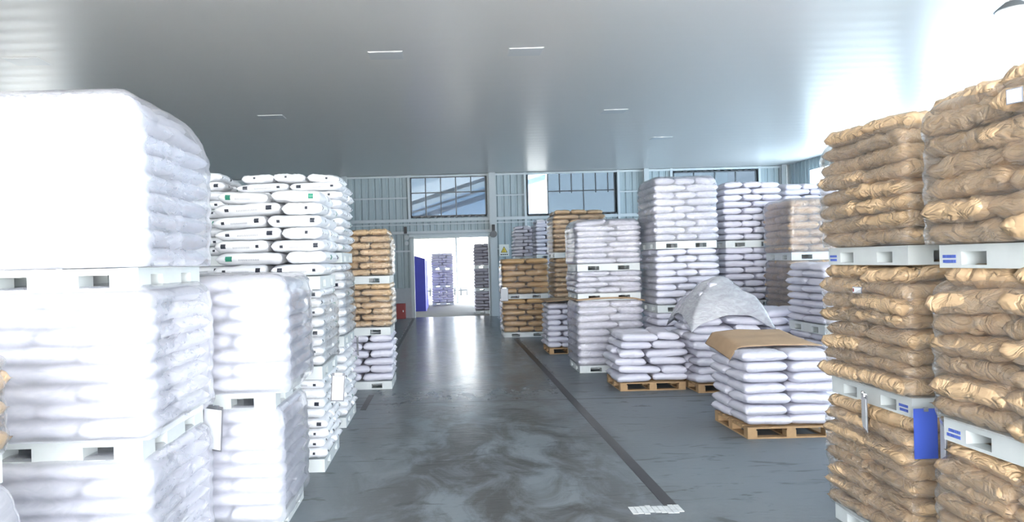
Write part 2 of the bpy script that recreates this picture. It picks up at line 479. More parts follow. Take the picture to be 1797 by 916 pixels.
# door frame, drum and guides
d1 = struct(empty('door_1', (0, RY1, 0)))
MB().box(-1.52, -1.36, -.14, .06, 0, 3.62).box(1.93, 2.05, -.14, .06, 0, 3.62).obj('door_frame', 'column_paint', d1)
MB().cyl((-1.55, -.22, 3.62), (2.1, -.22, 3.62), .09).obj('roller_drum', 'girt_paint', d1, smooth=False)
MB().box(-1.36, 1.93, -.30, -.27, 3.50, 3.58).obj('drum_cover', 'girt_paint', d1)
MB().cyl((-1.66, -.22, 3.55), (-1.66, -.10, 3.55), .11).cyl((-1.66, -.22, 3.30), (-1.66, -.10, 3.30), .09).obj('chain_wheel', 'column_paint', d1)
MB().cyl((2.16, -.40, 3.60), (2.16, -.28, 3.60), .15).obj('drum_end', 'dark_metal', d1)

d2 = struct(empty('door_2', (0, RY1, 0)))
MB().box(-19.92, -19.8, -.14, .06, 0, 3.1).box(-16.9, -16.78, -.14, .06, 0, 3.1).box(-19.92, -16.78, -.14, .06, 3.0, 3.12).obj('door_frame', 'column_paint', d2)

# black sensor boxes above the door corners
for x, w in ((-1.70, 'left'), (2.16, 'right')):
    o = empty('alarm_box', (x, RY1 - .3, 3.72))
    tag(o, f'small black box fixed above the {w} corner of the doorway', 'alarm box', 'black boxes above the doorway')
    MB().box(-.065, .065, -.08, .03, 0, .30).obj('housing', 'black_plastic', o, bevel=.01)
    MB().box(-.03, .03, .03, .22, .1, .2).obj('bracket', 'steel', o)

# warning sign on the column
o = empty('warning_sign', (2.62, RY1 - .12, 2.62))
tag(o, 'white warning sign with yellow triangle, beside the doorway', 'sign')
MB().box(-.22, .22, 0, .012, 0, .52).obj('plate', 'sign_white', o)
MB().quad((-.15, -.004, .16), (.15, -.004, .16), (0, -.004, .44)).obj('triangle_border', 'sign_black', o)
MB().quad((-.115, -.007, .18), (.115, -.007, .18), (0, -.007, .40)).obj('triangle', 'sign_yellow', o)
mb = MB().box(-.012, .012, -.011, -.008, .23, .32).box(-.012, .012, -.011, -.008, .195, .215)
mb.obj('exclamation_mark', 'sign_black', o)
mb = MB()
for i in range(4): mb.box(-.16 + i * .085, -.10 + i * .085, -.004, -.001, .05, .10)
mb.obj('caption', 'sign_black', o)

# red hose cabinet at the foot of the wall
o = empty('fire_cabinet', (-1.98, RY1 - .42, 0))
tag(o, 'dark red cabinet on the floor left of the doorway', 'fire cabinet')
MB().box(-.2, .2, -.1, .28, 0, .66).obj('body', 'red_paint', o, bevel=.01)
MB().box(-.16, .16, -.12, -.1, .06, .60).obj('door', 'red_paint', o)
MB().box(.09, .12, -.14, -.12, .3, .38).obj('handle', 'steel', o)

# painted lines on the floor
def floor_strip(x0, x1, y0, y1, mat, gaps=()):
    mb = MB(); y = y0
    for a, c in list(gaps) + [(y1, y1)]:
        mb.box(x0, x1, y, a, 0.0, .003); y = c
    return trim(mb, mat)
floor_strip(2.05, 2.18, 6.6, 21.0, 'line_black')
floor_strip(-1.47, -1.37, 11.3, 30.0, 'line_black', [(12.6, 14.2), (16.1, 16.5)])
mbw = MB()
rr = random.Random(4)
for i in range(9):
    x = 1.70 + i * .055
    mbw.box(x, x + .05, 6.42 + rr.uniform(-.03, .02), 6.60 + rr.uniform(-.02, .02), .0, .004)
trim(mbw, 'line_white')

# ceiling: flush strip lights
proto = empty('ceiling_light', (-1.0, 12.8, RH))
MB().box(-.32, .32, -.24, .24, -.008, 0).obj('lamp_tray', 'lamp_body', proto)
MB().box(-.30, .30, -.22, .22, -.012, -.008).obj('diffuser', 'lamp_glass', proto)
spots = [(-1.0, 12.8, 'unlit flush ceiling light above the middle of the aisle'), (1.6, 12.8, 'unlit flush ceiling light right of the aisle centre'),
         (-4.4, 17.8, 'unlit flush ceiling light above the printed sack stacks'), (-7.6, 12.6, 'unlit flush ceiling light above the big wrapped white stack'),
         (4.6, 18.2, 'unlit flush ceiling light above the stacks right of the aisle'), (7.2, 22.5, 'unlit flush ceiling light near the far right windows')]
for i, (x, y, lab) in enumerate(spots):
    o = proto if i == 0 else copy_tree(proto)
    o.location = (x, y, RH); tag(o, lab, 'ceiling light', 'flush ceiling lights')
o = empty('bay_lamp', (8.9, 10.6, RH))
tag(o, 'round grey lamp hanging at the top right corner', 'lamp')
MB().cyl((0, 0, 0), (0, 0, -.12), .04).obj('stem', 'lamp_body', o)
MB().cyl((0, 0, -.10), (0, 0, -.22), .1, .24, 28).obj('lamp_shade', 'lamp_shade_grey', o, smooth=False)
MB().cyl((0, 0, -.215), (0, 0, -.235), .22, .22, 28).obj('lens', 'lamp_glass', o)

# ------------------------------------------------------------------ outside
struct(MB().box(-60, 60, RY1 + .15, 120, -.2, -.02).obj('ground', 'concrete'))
struct(MB().box(-60, 60, -60, RY0 - .3, -.2, -.02).obj('ground_front', 'yard_concrete'))
mb = MB()
x = -14
while x < 14:
    y1 = 47.5 if x < .6 else 41
    for dx, d in ((0, 0), (.12, .05), (.3, .05), (.42, 0)):
        pass
    mb.box(x, x + .32, RY1 + .2, y1, 4.05, 4.10); mb.box(x + .3, x + .62, RY1 + .2, y1, 4.08, 4.14)
    x += .6
o = mb.obj('yard_canopy_roof', 'canopy_sheet'); struct(o)
mb = MB()
for x in (-14, -7, .7, 7, 13.4):
    mb.cyl((x, 40.8, -.02), (x, 40.8, 4.05), .07)
mb.obj('canopy_posts', 'window_metal', o)
b1 = struct(empty('neighbour_building', (0, 60, 0))); b1['kind'] = 'structure'
MB().box(-25, 30, 0, .4, -.1, 5.0).obj('lower_wall', 'outer_wall', b1)
mb = MB(); mb.v = [(-9, 0, 5), (9, 0, 5), (9, 0, 10.6), (-9, 0, 5.2), (-9, .4, 5), (9, .4, 5), (9, .4, 10.6), (-9, .4, 5.2)]
mb.f = [(0, 1, 2, 3), (4, 7, 6, 5), (0, 4, 5, 1), (1, 5, 6, 2), (2, 6, 7, 3), (3, 7, 4, 0)]
mb.obj('gable', 'outer_blue', b1)
def slope_box(mb, x0, z0, x1, z1, t, ya, yb_):
    mb.v = mb.v + []
    b0 = len(mb.v)
    mb.v += [(x0, ya, z0), (x1, ya, z1), (x1, ya, z1 + t), (x0, ya, z0 + t), (x0, yb_, z0), (x1, yb_, z1), (x1, yb_, z1 + t), (x0, yb_, z0 + t)]
    mb.f += [tuple(b0 + i for i in q) for q in ((0, 1, 2, 3), (4, 7, 6, 5), (0, 4, 5, 1), (1, 5, 6, 2), (2, 6, 7, 3), (3, 7, 4, 0))]
mb = MB(); slope_box(mb, -9, 5.9, 9, 11.4, 1.1, -.5, 3); mb.obj('roof', 'roof_sheet', b1)
mb = MB(); slope_box(mb, -9, 4.9, 9, 10.2, .18, -.5, -.3); mb.obj('gable_brace', 'outer_grey', b1)
b2 = struct(MB().box(-24, 30, 72, 73, 0, 15).obj('far_building_wall', 'outer_pale'))
mb = MB()
for i in range(24):
    x = -3 + i * .45
    mb.box(x, x + .12, 50, 50.1, -.02, .75)
mb.box(-3, 8, 50.02, 50.06, .3, .42).box(-3, 8, 50.02, 50.06, .62, .68)
o = mb.obj('yard_fence', 'dark_metal'); tag(o, 'low dark fence across the yard beyond the doorway', 'fence')

# ------------------------------------------------------------------ sacks
def sack_mesh(name, seed, nx, ny, wrinkle, mat):
    """Unit sack (1 x 1 x 1): a filled cushion with soft flat faces, pinched corners and creases near its ends."""
    rnd = random.Random(seed)
    off = Vector((seed * 7.3, seed * 3.1, 0))
    def spread(n): return [math.sin(math.pi / 2 * (2 * i / n - 1)) * .35 + (2 * i / n - 1) * .65 for i in range(n + 1)]
    us, vs = spread(nx), spread(ny)
    verts, idx = [], {}
    def pt(i, j, side):
        u, v = us[i], vs[j]
        edge = i in (0, nx) or j in (0, ny)
        key = (i, j, 0 if edge else side)
        if key in idx: return idx[key]
        hx = max(0, 1 - abs(u) ** 8) ** .5; hy = max(0, 1 - abs(v) ** 6) ** .5
        h = hx * hy
        # sides draw in between the corners
        x = u * (.5 - .018 * (1 - v * v) + .012 * noise.noise(Vector((u * 2, v * 3, seed)) ))
        y = v * (.5 - .022 * (1 - u * u) + .016 * noise.noise(Vector((u * 3, v * 2, seed + 9))))
        n = noise.noise(Vector((u * 1.6, v * 1.6, side * 2.0)) + off) * .07
        n += noise.noise(Vector((u * 2.5, v * 7.0, side * 2.0)) + off) * wrinkle * (abs(u) ** 2 + .25)
        n += noise.noise(Vector((u * 8, v * 3.0, side * 5.0)) + off) * wrinkle * .5 * (abs(v) ** 2 + .15)
        z = side * (.5 * h + n * min(1, h * 1.5)) + (.06 * noise.noise(Vector((u * 2, v * 2, 3)) + off) if edge else 0)
        z = max(-.5, min(.5, z))
        idx[key] = len(verts); verts.append((x, y, z)); return idx[key]
    faces = []
    for side in (1, -1):
        for i in range(nx):
            for j in range(ny):
                q = (pt(i, j, side), pt(i + 1, j, side), pt(i + 1, j + 1, side), pt(i, j + 1, side))
                faces.append(q if side == 1 else q[::-1])
    me = bpy.data.meshes.new(name); me.from_pydata(verts, [], faces)
    me.materials.append(MATS[mat])
    for p in me.polygons: p.use_smooth = True
    me.update(); return me
KIND = {
    'white': dict(name='plastic_sack', mat='white_sack', col='white', wr=.10),
    'printed': dict(name='printed_sack', mat='printed_white_sack', col='printed white', wr=.12),
    'bright': dict(name='plastic_sack', mat='bright_white_sack', col='bright white', wr=.10),  # lit copy of the white sack, its daylight in the colour
    'grey': dict(name='grey_sack', mat='grey_sack', col='grey', wr=.10),  # darker sack colour stands in for the shadow on the yard stack
    'brown': dict(name='paper_sack', mat='brown_paper', col='brown', wr=.24),
    'amber': dict(name='paper_sack', mat='amber_paper', col='amber brown', wr=.16),
}
for k, d in KIND.items():
    d['hi'] = [sack_mesh('sack_' + k, s, 22, 16, d['wr'], d['mat']) for s in range(1, 7)]
    d['lo'] = [sack_mesh('sack_' + k, s, 12, 9, d['wr'], d['mat']) for s in range(11, 16)]

ORD = 'lowest second third fourth fifth sixth seventh eighth ninth tenth eleventh twelfth thirteenth fourteenth'.split()
rng = random.Random(7)
SACKS = []          # (kind, mesh, matrix, label, group)
BOXES = []          # load boxes for the wrap

# ---- pallets
def plastic_pallet():
    r = empty('plastic_pallet')
    MB().box(-.5, .5, -.5, .5, .105, .15).obj('deck', 'pallet_white', r)
    for x0, x1 in ((-.5, -.33), (-.15, .15), (.33, .5)):
        for y0, y1 in ((-.5, -.33), (-.15, .15), (.33, .5)):
            MB().box(x0, x1, y0, y1, .02, .105).obj('block', 'pallet_white', r)
    mb = MB()
    for y0, y1 in ((-.5, -.40), (-.1, .1), (.40, .5)): mb.box(-.5, .5, y0, y1, 0, .02)
    for x0, x1 in ((-.5, -.40), (-.1, .1), (.40, .5)):
        mb.box(x0, x1, -.40, -.1, 0, .02); mb.box(x0, x1, .1, .40, 0, .02)
    mb.obj('bottom_runner', 'pallet_white', r)
    return r
def wooden_pallet():
    r = empty('wooden_pallet')
    mb = MB()
    for i in range(7):
        y = -.5 + i * .15
        mb.box(-.5, .5, y, y + .1, .128, .15)
    for x0 in (-.5, -.05, .40): mb.box(x0, x0 + .1, -.5, .5, .108, .128)
    mb.obj('deck', 'pallet_wood', r)
    for x0 in (-.5, -.055, .39):
        for y0 in (-.5, -.055, .39):
            MB().box(x0, x0 + .11, y0, y0 + .11, .02, .108).obj('block', 'pallet_wood', r)
    mb = MB()
    for x0 in (-.5, -.05, .40): mb.box(x0, x0 + .1, -.5, .5, 0, .02)
    for y0 in (-.5, .40): mb.box(-.40, -.05, y0, y0 + .1, 0, .02).box(.05, .40, y0, y0 + .1, 0, .02)
    mb.obj('bottom_runner', 'pallet_wood', r)
    return r
PAL = {'P': plastic_pallet(), 'W': wooden_pallet()}
PAL_USED = set()
def place_pallet(kind, cx, cy_, z, w, d, label):
    src = PAL[kind]
    o = src if kind not in PAL_USED else copy_tree(src)
    PAL_USED.add(kind)
    o.location = (cx, cy_, z); o.scale = (w, d, 1)
    tag(o, label, 'pallet', 'white plastic pallets' if kind == 'P' else 'wooden pallets')
    return o

def layer_cells(pat, w, d):
    """Sack cells of one layer: (cx, cy, along_x, along_y, where, lengthwise axis)."""
    c = []
    if pat == 'A' or pat == 'B':
        s = 1 if pat == 'A' else -1
        fd = .58 * d
        nf = 3
        yc = s * (-d / 2 + fd / 2)
        row = 'front' if s == 1 else 'rear'
        names = ('left', 'middle', 'right')
        for i in range(3): c.append((-w / 2 + w * (i + .5) / 3, yc, w / 3, fd, f'{row} {names[i]}', 'y'))
        bd = d - fd
        yc = s * (d / 2 - bd / 2)
        row = 'rear' if s == 1 else 'front'
        for i in range(2): c.append((-w / 2 + w * (i + .5) / 2, yc, w / 2, bd, f'{row} {("left", "right")[i]}', 'x'))
    elif pat in 'CD':       # two by two (C: lengthwise across, D: the same, offset split)
        f = .5 if pat == 'C' else .46
        for j, row in enumerate(('front', 'rear')):
            for i in range(2):
                ww = w * (f if i == 0 else 1 - f)
                x0 = -w / 2 if i == 0 else -w / 2 + w * f
                c.append((x0 + ww / 2, -d / 2 + d * (j + .5) / 2, ww, d / 2, f'{row} {("left", "right")[i]}', 'x'))
    elif pat in 'EF':       # long sacks, one across in front with a short one
        f = .62 if pat == 'E' else .38
        for j, row in enumerate(('front', 'rear')):
            for i in range(2):
                ww = w * (f if i == 0 else 1 - f)
                x0 = -w / 2 if i == 0 else -w / 2 + w * f
                c.append((x0 + ww / 2, -d / 2 + d * (j + .5) / 2, ww, d / 2, f'{row} {("left", "right")[i]}', 'x' if ww > d / 2 else 'y'))
    return c

def load(kind, cx, cy_, z, w, d, h, n, desc, tier, pats='AB', jit=1.0, hi=True, taper=0.0, sag=.0, rot=0, mix=None, round_top=1.0, t0=.35, fat=1.0):
    """Sacks stacked in layers on a pallet."""
    lh = h / n
    base = Matrix.Translation((cx, cy_, 0)) @ Matrix.Rotation(rot, 4, 'Z')
    for L in range(n):
        k = kind if mix is None or L not in mix else mix[L]
        K = KIND[k]
        f = 1 - taper * max(0, (L - n * t0) / n)
        if L == n - 1: f *= 1 - .05 * round_top
        ox, oy = rng.uniform(-.012, .012) * jit, rng.uniform(-.012, .012) * jit
        for (x, y, sx, sy, where, ax) in layer_cells(pats[L % len(pats)], w * f, d * f):
            me = rng.choice(K['hi' if hi else 'lo'])
            r = (R(90) if ax == 'y' else 0) + (math.pi if rng.random() < .5 else 0) + R(rng.gauss(0, 1.3) * jit)
            a, bb = (sx, sy) if ax == 'x' else (sy, sx)
            # outer edges of upper layers droop a little
            tx = -R(1.2 * jit + sag * 10) * (y / (d / 2)) * (L / n); ty = R(1.2 * jit + sag * 10) * (x / (w / 2)) * (L / n)
            tx += R(rng.gauss(0, .8) * jit); ty += R(rng.gauss(0, .8) * jit)
            zc = z + lh * (L + .5) - sag * (L / n) * ((x / (w / 2)) ** 2 + (y / (d / 2)) ** 2) * .5
            if L == n - 1: tx *= 2 * round_top; ty *= 2 * round_top
            M = base @ Matrix.Translation((x + ox + rng.uniform(-.014, .014) * jit, y + oy + rng.uniform(-.014, .014) * jit, zc)) \
                @ Matrix.Rotation(tx, 4, 'X') @ Matrix.Rotation(ty, 4, 'Y') @ Matrix.Rotation(r, 4, 'Z') \
                @ Matrix.Diagonal((a * .985 * fat, bb * .985 * fat, lh * rng.uniform(.97, 1.02) * fat ** 2, 1))
            layer = ORD[L] if L < n - 1 else 'topmost'
            t = f'{tier} load, ' if tier else ''
            SACKS.append((k, me, M, f'{K["col"]} sack, {layer} layer, {where}, {t}{desc}', f'{K["col"]} sacks, {t}{desc}'))

def stack(x0, x1, y0, y1, tiers, desc, hi=True, over=.04, rot=0, base_z=0):
    """tiers: dicts of kind, T (height with pallet), n layers, pal; built upwards from the floor."""
    z = base_z
    cx, cy_ = (x0 + x1) / 2, (y0 + y1) / 2
    w, d = x1 - x0, y1 - y0
    nt_ = len(tiers)
    for i, t in enumerate(tiers):
        tier = '' if nt_ == 1 else 'bottom' if i == 0 else 'top' if i == nt_ - 1 else 'middle'
        dx, dy = t.get('dx', 0), t.get('dy', 0)
        p = t.get('pal', 'P')
        kindname = 'white plastic pallet' if p == 'P' else 'wooden pallet'
        po = place_pallet(p, cx + dx, cy_ + dy, z, w, d, f'{kindname} under the {tier + " load of the " if tier else ""}{desc}')
        po.rotation_euler[2] = rot
        ww, dd = w + 2 * over + t.get('dw', 0), d + 2 * over + t.get('dd', 0)
        h = t['T'] - .15
        load(t['kind'], cx + dx + t.get('lx', 0), cy_ + dy, z + .158, ww, dd, h, t['n'], desc, tier, t.get('pats', 'AB'), t.get('jit', 1), hi,
             t.get('taper', 0), t.get('sag', 0), rot, t.get('mix'), t.get('rt', 1.0), t.get('t0', .35), t.get('fat', 1.0))
        BOXES.append(dict(desc=desc, tier=tier, cx=cx + dx + t.get('lx', 0), cy=cy_ + dy, z=z + .13, w=ww, d=dd, h=h, n=t['n'], film=t.get('film'), rot=rot, taper=t.get('taper', 0), t0=t.get('t0', .35), kind=t['kind']))
        z += t['T']
    return z

def T(kind, T_, n, **k): return dict(kind=kind, T=T_, n=n, **k)
# left of the aisle
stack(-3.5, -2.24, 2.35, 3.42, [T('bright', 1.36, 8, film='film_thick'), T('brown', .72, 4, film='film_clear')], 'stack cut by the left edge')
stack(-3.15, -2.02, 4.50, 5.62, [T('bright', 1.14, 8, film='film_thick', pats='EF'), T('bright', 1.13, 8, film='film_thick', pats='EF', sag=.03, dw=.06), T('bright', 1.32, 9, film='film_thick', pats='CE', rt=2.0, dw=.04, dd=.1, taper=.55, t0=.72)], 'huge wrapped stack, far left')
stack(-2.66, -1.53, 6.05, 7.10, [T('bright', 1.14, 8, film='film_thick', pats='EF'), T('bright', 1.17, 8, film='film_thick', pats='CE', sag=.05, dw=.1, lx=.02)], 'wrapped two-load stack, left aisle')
stack(-2.62, -1.46, 7.96, 9.05, [T('printed', 1.08, 8, pats='AB'), T('printed', 1.05, 8, pats='AB', film='film_clear'), T('printed', 1.17, 7, pats='CE', rt=1.5, dw=.04, sag=.04)], 'printed stack with clipboard')
stack(-3.02, -1.52, 10.1, 11.2, [T('printed', 1.20, 8, pats='AB'), T('printed', 1.24, 8, pats='AB', film='film_clear'), T('printed', 1.33, 9, pats='AB', rt=1.5)], 'tall printed stack behind')
stack(-4.75, -3.28, 10.2, 11.3, [T('printed', 1.20, 7), T('printed', 1.24, 8), T('printed', 1.40, 9, rt=1.6)], 'half-hidden printed stack', hi=False)
stack(-2.20, -1.08, 13.15, 14.25, [T('white', 1.04, 6, pats='CE', rt=.2), T('brown', .99, 7, film='film_clear', rt=.2), T('brown', 1.05, 7, film='film_clear', rt=.8)], 'brown-over-white stack left of doorway')
# right of the aisle, nearest first
stack(3.29, 4.45, 3.42, 4.55, [T('brown', 1.14, 8, pats='CE', film='film_tan', fat=1.05, jit=2.2), T('brown', 1.14, 7, pats='EDF', film='film_tan', fat=1.05, jit=2.2), T('brown', 1.16, 7, pats='EAC', film='film_tan', fat=1.05, rt=1.2, jit=2.2, dd=.06, lx=-.02)], 'brown stack at right edge')
stack(3.48, 4.62, 5.14, 6.20, [T('brown', 1.14, 8, pats='EFC', film='film_tan', fat=1.05, jit=2.2), T('brown', 1.15, 8, pats='FEA', film='film_tan', fat=1.05, jit=2.2), T('brown', 1.17, 8, pats='EFD', film='film_tan', fat=1.05, rt=1.0, jit=2.2)], 'brown stack with blue board')
stack(3.88, 5.02, 8.90, 9.98, [T('white', 1.13, 7, pats='CD', pal='W', jit=1.6, rt=.3)], 'low stack under brown cover')
stack(3.10, 4.28, 12.32, 13.34, [T('white', 1.02, 6, pats='CEDF', pal='W', jit=2.8, taper=.16)], 'slumped low stack on wooden pallet')
stack(4.38, 5.50, 11.98, 13.10, [T('white', 1.90, 12, pats='EFC', pal='W', jit=3.2, taper=1.6, t0=.60, rt=1.6)], 'peaked heap behind brown cover')
stack(5.62, 6.68, 11.98, 13.10, [T('white', 1.42, 9, pats='EF', pal='W', jit=2.0, rt=1.6)], 'flat heap beside the peaked one')
stack(2.78, 4.10, 14.4, 15.55, [T('white', 1.52, 9, pats='CE', film='film_hazy', pal='P', rt=.2), T('white', .62, 4, pats='AB', film='film_hazy', rt=.2), T('white', 1.06, 8, pats='EC', film='film_hazy', rt=1.4)], 'hazy wrapped stack with board layer')
stack(2.60, 3.62, 17.4, 18.5, [T('white', 1.28, 8, pats='AB', pal='W', rt=.2)], 'low stack behind the hazy one', hi=False)
stack(3.05, 4.45, 19.0, 20.1, [T('brown', 1.2, 8), T('brown', 1.25, 8, film='film_clear'), T('brown', 1.32, 9, film='film_clear', rt=1.4)], 'tall brown stack by far window', hi=False)
stack(1.80, 3.22, 21.5, 22.6, [T('amber', 1.20, 6, film='film_clear', rt=.2), T('amber', 1.26, 6, film='film_clear', rt=.4)], 'brown stack right of doorway', hi=False)
stack(2.62, 3.60, 25.4, 26.4, [T('white', 1.2, 8), T('white', 1.2, 8), T('white', 1.28, 9, rt=2)], 'far white stack beside sign', hi=False)
stack(3.22, 4.30, 24.0, 25.0, [T('white', 1.2, 8), T('white', 1.24, 8), T('white', 1.38, 9, rt=2)], 'far white stack beside tall brown', hi=False)
stack(4.24, 5.46, 13.72, 14.80, [T('white', 1.28, 8), T('white', 1.28, 8, film='film_clear'), T('white', 1.42, 9, film='film_hazy', rt=1.0)], 'neat tall white stack')
stack(6.00, 7.18, 14.6, 15.7, [T('white', 1.28, 8), T('white', 1.28, 8), T('white', 1.40, 9, rt=1.0)], 'tall white stack beside neat one')
stack(6.74, 7.90, 13.3, 14.35, [T('brown', 1.15, 7, film='film_hazy'), T('brown', 1.12, 7, film='film_hazy', jit=2.2), T('brown', 1.18, 7, film='film_hazy', rt=1.2)], 'hazy brown stack, far right', hi=False)
stack(5.86, 6.95, 10.6, 11.7, [T('white', 1.12, 8), T('white', 1.12, 8, rt=1.2)], 'white stack behind big brown', hi=False)
stack(8.0, 9.2, 16.0, 17.1, [T('white', 1.3, 8), T('white', 1.3, 8), T('white', 1.45, 9, rt=1.5)], 'white stack nearest right wall', hi=False)
# in the yard beyond the doorway
stack(-.76, .44, 38.9, 40.0, [T('white', 1.0, 6, rt=.2, fat=1.03, jit=.5), T('white', 1.0, 6, rt=.2, fat=1.03, jit=.5), T('white', .95, 6, fat=1.03, jit=.5)], 'yard stack through doorway', hi=False, base_z=-.02)
stack(1.38, 2.58, 31.8, 32.9, [T('grey', 1.05, 6, rt=.2, fat=1.03, jit=.5), T('grey', 1.05, 6, rt=.2, fat=1.03, jit=.5), T('grey', 1.15, 7, fat=1.03, jit=.5)], 'shaded yard stack by jamb', hi=False, base_z=-.02)  # these sacks carry their shade in the colour

# ---- which sacks show, and how large: rays from the camera against all sacks and pallets
import numpy as np
from mathutils.bvhtree import BVHTree
bpy.context.view_layer.update()
def mesh_arrays(me):
    co = np.empty(len(me.vertices) * 3, 'f'); me.vertices.foreach_get('co', co)
    fa = np.empty(len(me.polygons) * 4, 'i'); me.polygons.foreach_get('vertices', fa)
    return co.reshape(-1, 3), fa.reshape(-1, 4)
ARR = {}
for d in KIND.values():
    for me in d['hi'] + d['lo']: ARR[me.name] = mesh_arrays(me)
vs, fs, own, base = [], [], [], 0
for j, (k, me, M, lab, grp) in enumerate(SACKS):
    lo = KIND[k]['lo'][j % 5] if me in KIND[k]['hi'] else me
    co, fa = ARR[lo.name]; A = np.array(M)
    vs.append(co @ A[:3, :3].T + A[:3, 3]); fs.append(fa + base); own.append(np.full(len(fa), j)); base += len(co)
for o in COL.objects:
    if o.type == 'MESH' and o.parent and o.parent.name.split('.')[0] in ('plastic_pallet', 'wooden_pallet'):
        co, fa = mesh_arrays(o.data); A = np.array(o.matrix_world)
        vs.append(co @ A[:3, :3].T + A[:3, 3]); fs.append(fa + base); own.append(np.full(len(fa), -1)); base += len(co)
own = np.concatenate(own)
tree = BVHTree.FromPolygons(np.concatenate(vs).tolist(), np.concatenate(fs).tolist())
hits = {}
Mc = cam.matrix_world.copy(); org = Mc.translation.copy(); rot3 = Mc.to_3x3()
GX = 520; GY = 265
for iy in range(GY):
    for ix in range(GX):
        px = (ix + .5) / GX * 1797; py = (iy + .5) / GY * 916
        dvec = rot3 @ Vector(((px - 781) / 1200, -(py - 461) / 1200, -1))
        fi = tree.ray_cast(org, dvec)[2]
        if fi is not None:
            j = int(own[fi])
            if j >= 0: hits[j] = hits.get(j, 0) + 1
del tree, vs, fs
by_kind = {}
for j in range(len(SACKS)):
    by_kind.setdefault(KIND[SACKS[j][0]]['name'], []).append(j)
keep = set()
for nm, js in by_kind.items():
    js = sorted((j for j in js if hits.get(j, 0) > 0), key=lambda j: -hits[j])[:300]
    keep |= set(js)
rest = {}
for j, (k, me, M, lab, grp) in enumerate(SACKS):
    if j in keep:
        o = bpy.data.objects.new(KIND[k]['name'], me); COL.objects.link(o); o.matrix_world = M
        tag(o, lab, 'sack', grp)
    else:
        rest.setdefault(k, []).append(j)
print('SACKS', len(SACKS), 'kept', len(keep), {k: len(v) for k, v in rest.items()}, 'visible', len(hits))
NAMES = {'bright': 'daylight_toned_sack_remainder', 'grey': 'shade_toned_sack_remainder', 'white': 'plastic_sack_remainder', 'printed': 'printed_sack_remainder', 'brown': 'paper_sack_remainder', 'amber': 'amber_paper_sack_remainder'}
for k, js in rest.items():
    vs, fs, base = [], [], 0
    for j in js:
        me = SACKS[j][1]; M = SACKS[j][2]
        if 'hi' and len(me.vertices) > 300: me = KIND[k]['lo'][j % 5]
        co = np.empty(len(me.vertices) * 3, 'f'); me.vertices.foreach_get('co', co); co = co.reshape(-1, 3)
        A = np.array(M); co = co @ A[:3, :3].T + A[:3, 3]
        vs.append(co)
        fa = np.empty(len(me.polygons) * 4, 'i'); me.polygons.foreach_get('vertices', fa)
        fs.append(fa.reshape(-1, 4) + base); base += len(co)
    vs = np.concatenate(vs); fs = np.concatenate(fs)
    me = bpy.data.meshes.new(NAMES[k])
    me.from_pydata(vs.tolist(), [], fs.tolist()); me.materials.append(MATS[KIND[k]['mat']])
    me.polygons.foreach_set('use_smooth', np.ones(len(fs), bool)); me.update()
    o = bpy.data.objects.new(NAMES[k], me); COL.objects.link(o)
    o['kind'] = 'stuff'; tag(o, f'the many further {KIND[k]["col"]} sacks deep in and behind the stacks', 'sacks')

# ------------------------------------------------------------------ stretch film round the loads
def film_mesh(w, d, h, n, seed, taper, t0, cap=True, gap=.012, nperim=64, nz=30, crumple=.012):
    off = Vector((seed * 5.1, seed * 2.3, 0))
    w2, d2 = w / 2 + gap, d / 2 + gap
    r = .09
    pts = []
    per = [(w2 - r, -d2 + r, -90), (w2 - r, d2 - r, 0), (-w2 + r, d2 - r, 90), (-w2 + r, -d2 + r, 180)]
    ring = []
    for ci in range(4):
        cx, cy_, a0 = per[ci]
        for k in range(5):
            a = R(a0 + 90 * k / 4); ring.append((cx + r * math.cos(a), cy_ + r * math.sin(a), math.cos(a), math.sin(a)))
        nxc = per[(ci + 1) % 4]
        a = R(a0 + 90)
        p0 = ring[-1]; p1 = (nxc[0] + r * math.cos(R(nxc[2])), nxc[1] + r * math.sin(R(nxc[2])))
        for k in range(1, 12):
            f = k / 12
            ring.append((p0[0] + (p1[0] - p0[0]) * f, p0[1] + (p1[1] - p0[1]) * f, math.cos(a), math.sin(a)))
    m = len(ring); v = []; f = []
    for iz in range(nz + 1):
        t = iz / nz; z = t * (h + .03 if cap else h * .93)
        ph = (t * n) % 1
        bulge = .016 * (math.sin(math.pi * ph) - .6)
        sh = 1 - taper * max(0, t - t0) - (.13 * max(0, (t - .84) / .16) ** 2)
        for (x, y, nx_, ny_) in ring:
            q = noise.noise(Vector((x * 3, y * 3, z * 4)) + off) * crumple * 1.5 + noise.noise(Vector((x * 9, y * 9, z * 14)) + off) * crumple
            q += bulge
            v.append((x * sh + nx_ * q, y * sh + ny_ * q, z))
    for iz in range(nz):
        for k in range(m):
            a = iz * m + k; b_ = iz * m + (k + 1) % m
            f.append((a, b_, b_ + m, a + m))
    if not cap: return v, f
    # top sheet
    top = nz * m
    prev = list(range(top, top + m))
    for s_ in (.8, .55, .3):
        cur = []
        for k in range(m):
            x, y = ring[k][0] * s_ * (1 - taper * (1 - t0)) * .92, ring[k][1] * s_ * (1 - taper * (1 - t0)) * .92
            z = h + .02 + noise.noise(Vector((x * 4, y * 4, 9)) + off) * .03 + .02 * (1 - s_)
            cur.append(len(v)); v.append((x, y, z))
        for k in range(m):
            f.append((prev[k], prev[(k + 1) % m], cur[(k + 1) % m], cur[k]))
        prev = cur
    f.append(tuple(prev))
    return v, f
